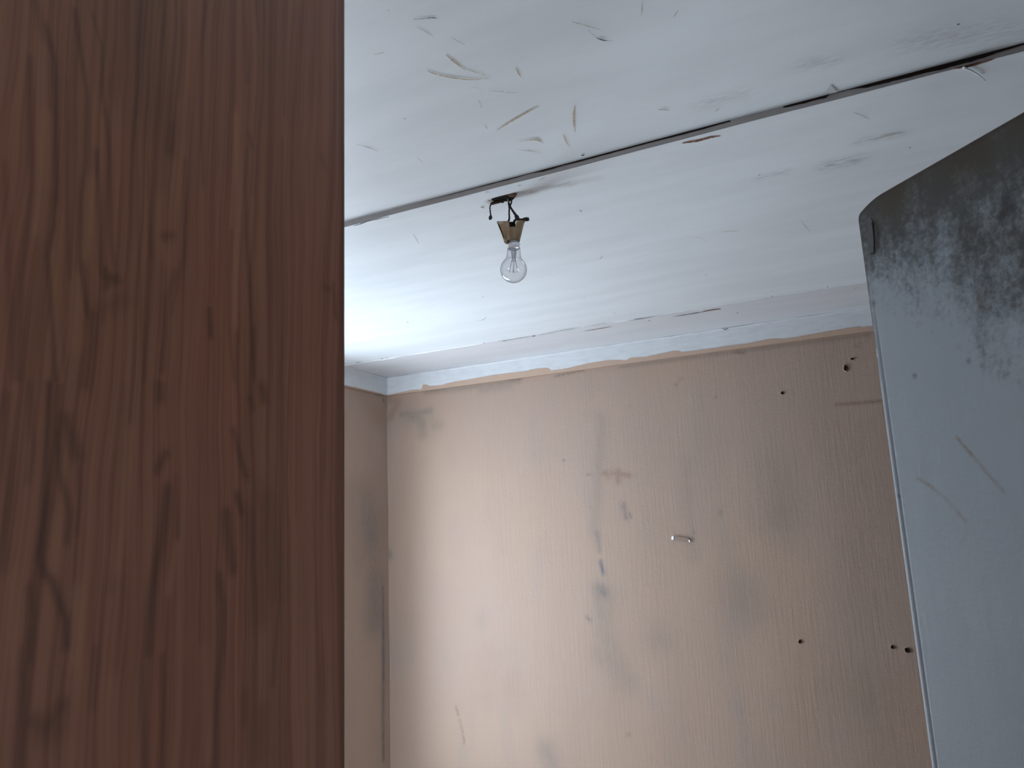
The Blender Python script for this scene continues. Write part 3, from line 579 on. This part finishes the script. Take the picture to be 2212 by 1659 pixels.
# split wood and open cracks: on the batten and beside the second joint
CH = [(k2([(72, 1459), (110, 1448), (155, 1430), (300, 1399)]), 1.8, 'black', BTH+.0003), (k3([(1760, 439), (1830, 431), (1930, 405), (2022, 378)]), 4.6, 'wood', BTH+.0003), (k3([(1790, 436), (1850, 425), (1930, 402)]), 2, 'black', BTH+.0008), (k3([(5, 925), (35, 918), (100, 909), (190, 885), (252, 877)]), 4.4, 'wood', BTH+.0004),
      (k4([(1925, 500), (2030, 483), (2142, 464)]), 1.8, 'wood', .0022), (k5([(412, 386), (510, 371), (600, 357), (690, 340)]), 2.0, 'black', .0022), (k5([(660, 343), (740, 330), (803, 323)]), 3.2, 'wood', .0022),
      (k4([(100, 753), (145, 745)]), 1.8, 'dark', .0040), (k4([(300, 723), (325, 718)]), 1.8, 'dark', .0040), (k4([(340, 716), (365, 711)]), 1.6, 'dark', .0040), (k4([(1120, 596), (1140, 592)]), 1.6, 'dark', .004), (k4([(1230, 581), (1300, 575), (1400, 557), (1520, 539)]), 1.1, 'dark', .004), (k4([(1510, 541), (1535, 536)]), 3, 'black', .0045), (k4([(1275, 578), (1298, 575)]), 2.4, 'black', .0045),
      (k4([(1560, 532), (1640, 518), (1720, 500)]), 1.2, 'dark', .004), (k4([(1690, 505), (1760, 493), (1900, 470)]), 1.6, 'black', .0042), (k4([(1920, 467), (2040, 446), (2160, 428)]), 1.2, 'dark', .004), (k5([(70, 413), (150, 404), (250, 388)]), 1.8, 'dark', .004), (k5([(200, 396), (310, 372), (450, 352)]), 1.5, 'grey', .004), (k5([(220, 415), (240, 417)]), 2, 'dark', .0024),
      (k2([(920, 1239), (950, 1240)]), 2.6, 'grey', BTH+.0003), (k2([(1130, 1198), (1155, 1197)]), 2.2, 'grey', BTH+.0003), (k2([(890, 1336), (915, 1342)]), 2.0, 'wood', .0022), (k2([(1265, 1165), (1310, 1142)]), 1.6, 'grey', BTH+.0003)]
for pts, w, kind, dz in CH:
    S = [onZ(*p, HC-dz) for p in pts]; q = S[len(S)//2]
    ribbon('wood_split' if kind == 'wood' else 'paint_crack', S, w*pxm(q)*2.1, DOWN, MK[kind], ceiling)
# peeled paint flap above the batten, white bristle hanging from it
M_WHITE = plain('white_paint_flake', (.93, .95, .97), .4, .5, .02, 50)
bm = bmesh.new(); fl = [onZ(*p, HC-.0022) for p in k3([(936, 588), (950, 562), (962, 550), (985, 572), (1005, 594), (962, 600)])]
vs_ = [bm.verts.new(Vector(p)+Vector((0, 0, -.001*(i in (0, 4, 5))))) for i, p in enumerate(fl)]; bm.faces.new(vs_); bmobj('paint_flap', bm, M_TRIM, ceiling)
th = smooth_path([onZ(*p, HC-BTH-.0035+(.006 if i == 3 else 0)) for i, p in enumerate(k3([(1820, 436), (1870, 455), (1920, 485), (1962, 522)]))], 5)
bm = bmesh.new(); n = len(th); tube(bm, th, [.0019*(1-.55*i/n) for i in range(n)], 8); o = bmobj('bristle', bm, M_WHITE, None, True)
thing(o, 'pale white bristle stuck to the ceiling batten at upper right', 'bristle')
ha = smooth_path([onY(*p, YB-TRIM-.004) for p in k5([(797, 466), (815, 478), (838, 487), (858, 474)])], 5)
bm = bmesh.new(); tube(bm, ha, .0011, 6); thing(bmobj('hair_strand', bm, MK['dark'], None, True), 'short dark curled hair stuck on the white cornice top edge', 'hair')

# ---------------------------------------------------------------- holes and a scrap of tape on the back wall
def hole(px, r, parent=wb, shape=None):
    c = onY(*px, YB-.0055); n = 10; bm = bmesh.new(); rr = r*pxm(c); ring = []; out = []; inn = bm.verts.new(Vector(c)+Vector((0, .004, 0)))
    for k in range(n):
        a = 2*math.pi*k/n; s = random.uniform(.8, 1.2); sx, sz = shape or (1, 1)
        dx, dz = math.cos(a)*rr*s*sx, math.sin(a)*rr*s*sz
        ring.append(bm.verts.new(Vector(c)+Vector((dx, 0, dz)))); out.append(bm.verts.new(Vector(c)+Vector((dx*1.18, .006, dz*1.18))))
    for k in range(n):
        q = (k+1) % n; f = bm.faces.new((ring[k], ring[q], inn)); f.material_index = 0
        f = bm.faces.new((ring[k], out[k], out[q], ring[q])); f.material_index = 1
    o = bmobj('nail_hole', bm, M_HOLE, parent); o.data.materials.append(M_PEACH.m)
for p, r, s in (((1827, 795), 5.0, (.8, 1.25)), ((1841, 775), 2.8, (1.2, .8)), ((1690, 849), 3.2, None), ((1728.5, 1386), 3.4, None), ((1928, 1398), 3.4, None), ((1960, 1405), 4.6, None)): hole(p, r, wb, s)
tp = lambda x, y, d=.007: Vector(onY(1400+x/11.06, 1120+y/11.06, YB-d))
M_TAPE = plain('pinkish_tape', (.29, .205, .165), .5, .3, .05, 60)
tape = empty('tape_scrap', tp(780, 490)); thing(tape, 'small scrap of shiny tape with a white end on the peach back wall', 'tape')
def slab(name, P, mat, d0=.0072, d1=.0025):
    bm = bmesh.new(); A = [bm.verts.new(tp(*p, d0)) for p in P]; B = [bm.verts.new(tp(*p, d1)) for p in P]; bm.faces.new(A)
    for k in range(len(P)): bm.faces.new((A[k], A[(k+1) % len(P)], B[(k+1) % len(P)], B[k]))
    return keep(bmobj(name, bm, mat), tape)
slab('tape_strip', [(600, 420), (780, 440), (950, 465), (990, 500), (985, 560), (930, 575), (780, 530), (600, 505)], M_TAPE, .0066)
M_TW = plain('white_tape_end', (.95, .95, .95), .3, .5, .02, 60)
o = slab('tape_end', [(562, 425), (605, 418), (612, 470), (600, 512), (560, 512), (555, 465)], M_TW, .0085); o['label'] = 'white end'
slab('tape_end', [(955, 505), (1000, 520), (1005, 560), (975, 572), (970, 535)], M_TW, .0078)

# ---------------------------------------------------------------- bare bulb hanging from a burnt hole in the ceiling
HOLE = onZ(1090, 428); LN = np.array([fw[0], fw[1], 0.0]); LN /= np.linalg.norm(LN)
k1 = lambda x, y: (980+x/6.381, 380+y/6.381)
AX = np.append((HOLE+np.array([.004, .012, 0]))[:2], HOLE[2])
lp_ = lambda x, y, off=0.0: on(*k1(x, y), AX+LN*off, LN)
M_BURN = plain('scorched_hole', (.016, .011, .009), .9, .1, .5, 120)
M_CHAR = plain('torn_brown_board', (.10, .058, .035), .85, .15, .5, 140)
M_WIRE = plain('brown_black_wire', (.018, .011, .009), .55, .35, .5, 200)
# burnt opening: a pit with a torn rim, seen from below
rim = [(520, 322), (560, 305), (640, 280), (720, 258), (790, 240), (870, 243), (862, 275), (825, 320), (800, 345), (740, 350), (660, 358), (590, 372), (548, 385), (510, 398), (500, 385), (535, 350)]
bm = bmesh.new(); A = [bm.verts.new(Vector(onZ(*k1(*p), HC-.0032+random.uniform(-.001, .0004)))) for p in rim]; cen = sum((v.co for v in A), Vector())/len(A)
B = [bm.verts.new(cen+(v.co-cen)*.9+Vector((0, 0, .0004))) for v in A]
for k in range(len(A)): bm.faces.new((A[k], A[(k+1) % len(A)], B[(k+1) % len(A)], B[k]))
bm.faces.new(B); hb = bmobj('burnt_hole', bm, M_BURN, ceiling); hb['label'] = 'scorched hole where the lamp wires come out'
for P, m in (([(735, 262), (800, 246), (862, 250), (850, 285), (815, 300), (770, 285)], M_CHAR), ([(500, 388), (560, 372), (640, 352), (715, 345), (620, 380), (520, 405)], M_CHAR), ([(470, 338), (510, 348), (550, 352), (520, 362), (490, 355)], plain('pale_splinter', (.42, .38, .33), .8, .2, .2, 90))):
    bm = bmesh.new(); bm.faces.new([bm.verts.new(Vector(onZ(*k1(*p), HC-.0045-.003*random.random()))) for p in P]); ex = bmesh.ops.extrude_face_region(bm, geom=bm.faces[:])
    for v in [v for v in ex['geom'] if isinstance(v, bmesh.types.BMVert)]: v.co.z += .002
    bmobj('torn_edge', bm, m, ceiling)
# loose wire
bm = bmesh.new(); P = smooth_path([onZ(*k1(690, 352), HC-.004)*.999+0, lp_(610, 366, -.006), lp_(540, 382, -.008), lp_(505, 410, -.008), lp_(500, 450, -.008), lp_(506, 510, -.008), lp_(512, 548, -.008)], 5)
tube(bm, P, [.0016+.0004*math.sin(i*1.7) for i in range(len(P))], 8); e = P[-1]; lw_ = empty('loose_wire', P[0]); thing(lw_, 'short black loose wire with knobbed end dangling left of the bulb holder', 'wire'); keep(bmobj('wire_strand', bm, M_WIRE, None, True), lw_)
bm = bmesh.new(); kp = [lp_(512, 540, -.008), lp_(510, 556, -.008), lp_(507, 575, -.008), lp_(502, 590, -.008), lp_(494, 606, -.008)]; tube(bm, kp, [.0018, .0034, .0044, .0038, .0014], 10); keep(bmobj('wire_end', bm, M_WIRE, None, True), lw_)
# the lamp
lamp = empty('bulb_pendant', HOLE); thing(lamp, 'clear light bulb in a broken tan holder hanging from wires at the ceiling', 'lamp')
def wire(P, rad, name='wire'):
    S = smooth_path(P, 5); bm = bmesh.new(); n = len(S); R_ = 1.22*np.interp(np.arange(n)/5.0, np.arange(len(rad)), rad)*[1+.12*math.sin(i*2.1) for i in range(n)]
    tube(bm, S, list(R_), 8); return keep(bmobj(name, bm, M_WIRE, None, True), lamp)
top = lambda x, y: onZ(*k1(x, y), HC-.002)
wire([top(752, 300), lp_(758, 360), lp_(766, 440), lp_(764, 520), lp_(766, 590), lp_(752, 635), lp_(745, 680, .004)], [.0022, .0020, .0016, .0016, .0018, .0022, .002])
wire([top(800, 310), lp_(795, 370, -.004), lp_(778, 415, -.004), lp_(810, 475, -.006), lp_(848, 530, -.006), lp_(878, 580, -.006)], [.0016, .0015, .0018, .0020, .0025, .0034])
wire([lp_(858, 548, -.006), lp_(872, 570, -.006), lp_(895, 598, -.006), lp_(940, 604, -.007), lp_(985, 592, -.007), lp_(1012, 598, -.007), lp_(1018, 618, -.007)], [.0034, .0042, .003, .0024, .003, .0044, .003])
wire([lp_(890, 596, -.006), lp_(852, 606, -.006), lp_(832, 640, -.004), lp_(832, 690, 0)], [.0022, .0024, .0026, .003])
BC = lp_(825, 1292); zc = BC[2]; ax = BC.copy()
mpp = lambda: pxm(BC)/6.381
U1 = pxm(BC)/6.381/math.cos(math.radians(20))           # metres per crop pixel of height
hc = lp_(800, 908); HZ = hc[2]                            # holder bottom
ctr = lp_(797, 760); cx, cy = ctr[0], ctr[1]
r_b, r_t = 107*pxm(BC)/6.381, 192*pxm(BC)/6.381; hh = 300*pxm(BC)/6.381
# broken conical shell: the rim height changes with the angle; 0 rad faces the camera
aim = math.atan2(-LN[1], -LN[0])
def rimh(a):                                              # a: angle from the viewer, + to the right in the picture
    pts = [(-180, .80), (-130, .92), (-100, 1.0), (-80, 1.0), (-62, 1.03), (-50, .99), (-35, 1.02), (-22, 1.0), (-12, .99), (-9.5, .70), (0, .67), (22, .68), (25.5, .97), (40, 1.02), (60, 1.0), (82, 1.03), (100, 1.0), (130, .86), (180, .80)]
    return np.interp(math.degrees(a), [p[0] for p in pts], [p[1] for p in pts])+.010*math.sin(a*13)
N = 150; bm = bmesh.new(); Oo, Ii = [], []; bm_f = {}
for k in range(N):
    a = -math.pi+2*math.pi*k/N; w = aim+a; h = rimh(a)*(1-.233*max(0, math.cos(a))); co, ci = [], []
    for j in range(9):
        t = j/8*h; r = r_b+(r_t-r_b)*t*(1+.03*math.sin(3*a)); flare = .0018*max(0, (t-.9)/.1)
        d = Vector((math.cos(w), math.sin(w), 0)); c = Vector((cx, cy, HZ+t*hh)); co.append(bm.verts.new(c+d*(r+flare))); ci.append(bm.verts.new(c+d*(r-.0028)))
    Oo.append(co); Ii.append(ci)
for k in range(N):
    q = (k+1) % N
    for j in range(8):
        bm_f[k] = bm.faces.new((Oo[k][j], Oo[q][j], Oo[q][j+1], Oo[k][j+1])); bm.faces.new((Ii[k][j], Ii[k][j+1], Ii[q][j+1], Ii[q][j]))
    f = bm.faces.new((Oo[k][8], Oo[q][8], Ii[q][8], Ii[k][8])); f.material_index = 1
    if -105 < -180+360*k/N < -42: bm_f[k].material_index = 1
bm.faces.new((Oo[k][0], Ii[k][0], Ii[q][0], Oo[q][0]))
mh = Mat('aged_tan_plastic', .42, .4)
bb = mh.mix(mh.ramp(mh.noise(sc=26, detail=5), .3, .7), (.29, .20, .115), (.18, .112, .058)); bb = mh.mix(mh.ramp(mh.noise((1, 1, .4), 60, 5), .55, .75, 0, .5), bb, (.34, .28, .20)); mh.col(bb); mh.bump(mh.noise(sc=90), .2, .001)
lathe(bm, [(r_b*.99, .0005), (r_b*.62, .0005), (r_b*.62, .004), (r_b*.97, .004)], (cx, cy, HZ), 48)
holder = keep(bmobj('lamp_holder', bm, mh, None, True), lamp); holder.data.materials.append(plain('pale_broken_edge', (.36, .30, .23), .6, .3, .3, 120).m); holder['label'] = 'broken tan conical bulb holder'
lathe_bm = bmesh.new(); lathe(lathe_bm, [(0, hh*.90), (r_b*.50, hh*.90), (r_b*.56, hh*.80), (r_b*.60, hh*.62), (r_b*1.18, hh*.55), (r_b*.80, .006), (0, .006)], (cx, cy, HZ), 40); core = bmobj('terminal_block', lathe_bm, M_BURN, None, True); core.parent = holder; core.matrix_parent_inverse = Matrix.Translation(lamp.location).inverted() @ Matrix.Translation(lamp.location)
# a long split down the left of the shell
sp = [Vector((cx, cy, HZ+t*hh))+Vector((math.cos(aim+a), math.sin(aim+a), 0))*(r_b+(r_t-r_b)*t+.0002) for t, a in ((.90, -1.36), (.7, -1.28), (.5, -1.2), (.3, -1.16), (.1, -1.12))]
bm = bmesh.new(); tube(bm, sp, [.0012, .0022, .0018, .0014, .0006], 6); c_ = bmobj('split', bm, M_BURN, None, True); c_.parent = holder
# bulb: clear glass envelope, metal cap, glass stem, wires
S = pxm(BC)/6.381; R = 183*S
z_ = lambda y: (1292-y)*U1
prof = [(0, -R)]+[(R*math.sin(t), -R*math.cos(t)) for t in np.linspace(.12, 2.40, 26)]
r1, h1 = prof[-1]
neck = [(r1, h1), (.605*R, .86*R), (.56*R, .98*R), (.53*R, 1.14*R), (.51*R, 1.32*R), (.495*R, z_(1022)), (.48*R, z_(1003))]
prof = prof+[p for p in neck[1:] if p[1] > h1]
bm = bmesh.new(); lathe(bm, prof, (0, 0, 0), 56)
tilt = Matrix.Rotation(math.radians(3.2), 4, Vector(LN)); place = Matrix.Translation(Vector(BC)) @ tilt
mg = Mat('clear_bulb_glass', .02, .5)
tr = mg.n('ShaderNodeBsdfTransparent'); gl = mg.n('ShaderNodeBsdfGlossy'); gl.inputs['Roughness'].default_value = .015; mx = mg.n('ShaderNodeMixShader')
lay = mg.n('ShaderNodeLayerWeight'); lay.inputs[0].default_value = .5
mg.put(tr.inputs[0], mg.mix(mg.ramp(lay.outputs['Facing'], .25, 1.0), (.935, .932, .936), (.54, .54, .55)))
fr = mg.math('MULTIPLY_ADD', mg.math('POWER', lay.outputs['Facing'], 5.0), .45, .085)
mg.put(mx.inputs[0], fr); mg.put(mx.inputs[1], tr.outputs[0]); mg.put(mx.inputs[2], gl.outputs[0]); mg.put(mg.out.inputs['Surface'], mx.outputs[0])
def into(bm): bmesh.ops.transform(bm, matrix=place, verts=bm.verts); return bm
bulb = keep(bmobj('light_bulb', into(bm), mg, None, True), lamp); bulb['label'] = 'clear glass bulb'
def sub(name, bm, mat):
    o = bmobj(name, into(bm), mat, None, True); o.parent = bulb; return o
M_CAP = plain('bulb_cap_metal', (.74, .74, .77), .25, .5, .06, 80, .45)
bm = bmesh.new(); lathe(bm, [(0, z_(985)), (.455*R, z_(985)), (.47*R, z_(1012)), (.455*R, z_(1012)), (.445*R, z_(1003)), (.42*R, z_(945)), (.40*R, z_(938)), (.36*R, z_(934)), (.355*R, z_(895)), (.33*R, z_(880)), (0, z_(880))], (0, 0, 0), 40)
cap = sub('bulb_cap', bm, M_CAP)
for sx in (-1, 1):
    bm = bmesh.new(); tube(bm, [Vector(r0)*sx*.40*R+Vector((0, 0, z_(950))), Vector(r0)*sx*.50*R+Vector((0, 0, z_(950)))], .0011, 8)
    sub('bayonet_pin', bm, M_CAP)
bm = bmesh.new(); lathe(bm, [(.24*R, z_(1015)), (.22*R, z_(1060)), (.17*R, z_(1110)), (.12*R, z_(1140)), (.155*R, z_(1160)), (.12*R, z_(1180)), (.055*R, z_(1200)), (.05*R, z_(1290)), (.075*R, z_(1318)), (.05*R, z_(1332)), (0, z_(1335))], (0, 0, 0), 24)
mst = Mat('stem_glass', .05, .5); tr = mst.n('ShaderNodeBsdfTransparent'); tr.inputs[0].default_value = (.78, .785, .80, 1); gl = mst.n('ShaderNodeBsdfGlossy'); gl.inputs['Roughness'].default_value = .05; mx = mst.n('ShaderNodeMixShader'); mx.inputs[0].default_value = .22
mst.put(mx.inputs[1], tr.outputs[0]); mst.put(mx.inputs[2], gl.outputs[0]); mst.put(mst.out.inputs['Surface'], mx.outputs[0]); sub('glass_stem', bm, mst)
M_LEAD = plain('dull_lead_wire', (.22, .22, .23), .35, .5, .1, 100, .7)
rr_ = Vector(r0)
for sx, rad in ((-1, .0007), (1, .0007)):
    bm = bmesh.new(); tube(bm, [rr_*sx*.10*R+Vector((0, 0, z_(1020))), rr_*sx*.12*R+Vector((0, 0, z_(1150))), rr_*sx*.22*R+Vector((0, 0, z_(1240))), rr_*sx*.31*R+Vector((0, 0, z_(1325)))], rad, 6); sub('lead_wire', bm, M_LEAD)
bm = bmesh.new(); fp = [rr_*(-.31+.62*i/40)*R+Vector((0, 0, z_(1325)+.004*math.sin(math.pi*i/40)+.0005*math.sin(i*2.4)))+Vector(LN)*(.010*math.sin(math.pi*i/40)+.0005*math.cos(i*2.4)) for i in range(41)]
tube(bm, fp, .00022, 5); sub('filament', bm, M_LEAD)
# sub-parts follow their part
for o in list(COL.objects):
    if o.parent is not None and o.parent.parent is not None and o.parent.parent.type == 'EMPTY' and o.parent.type == 'MESH':
        o.matrix_parent_inverse = Matrix.Identity(4)
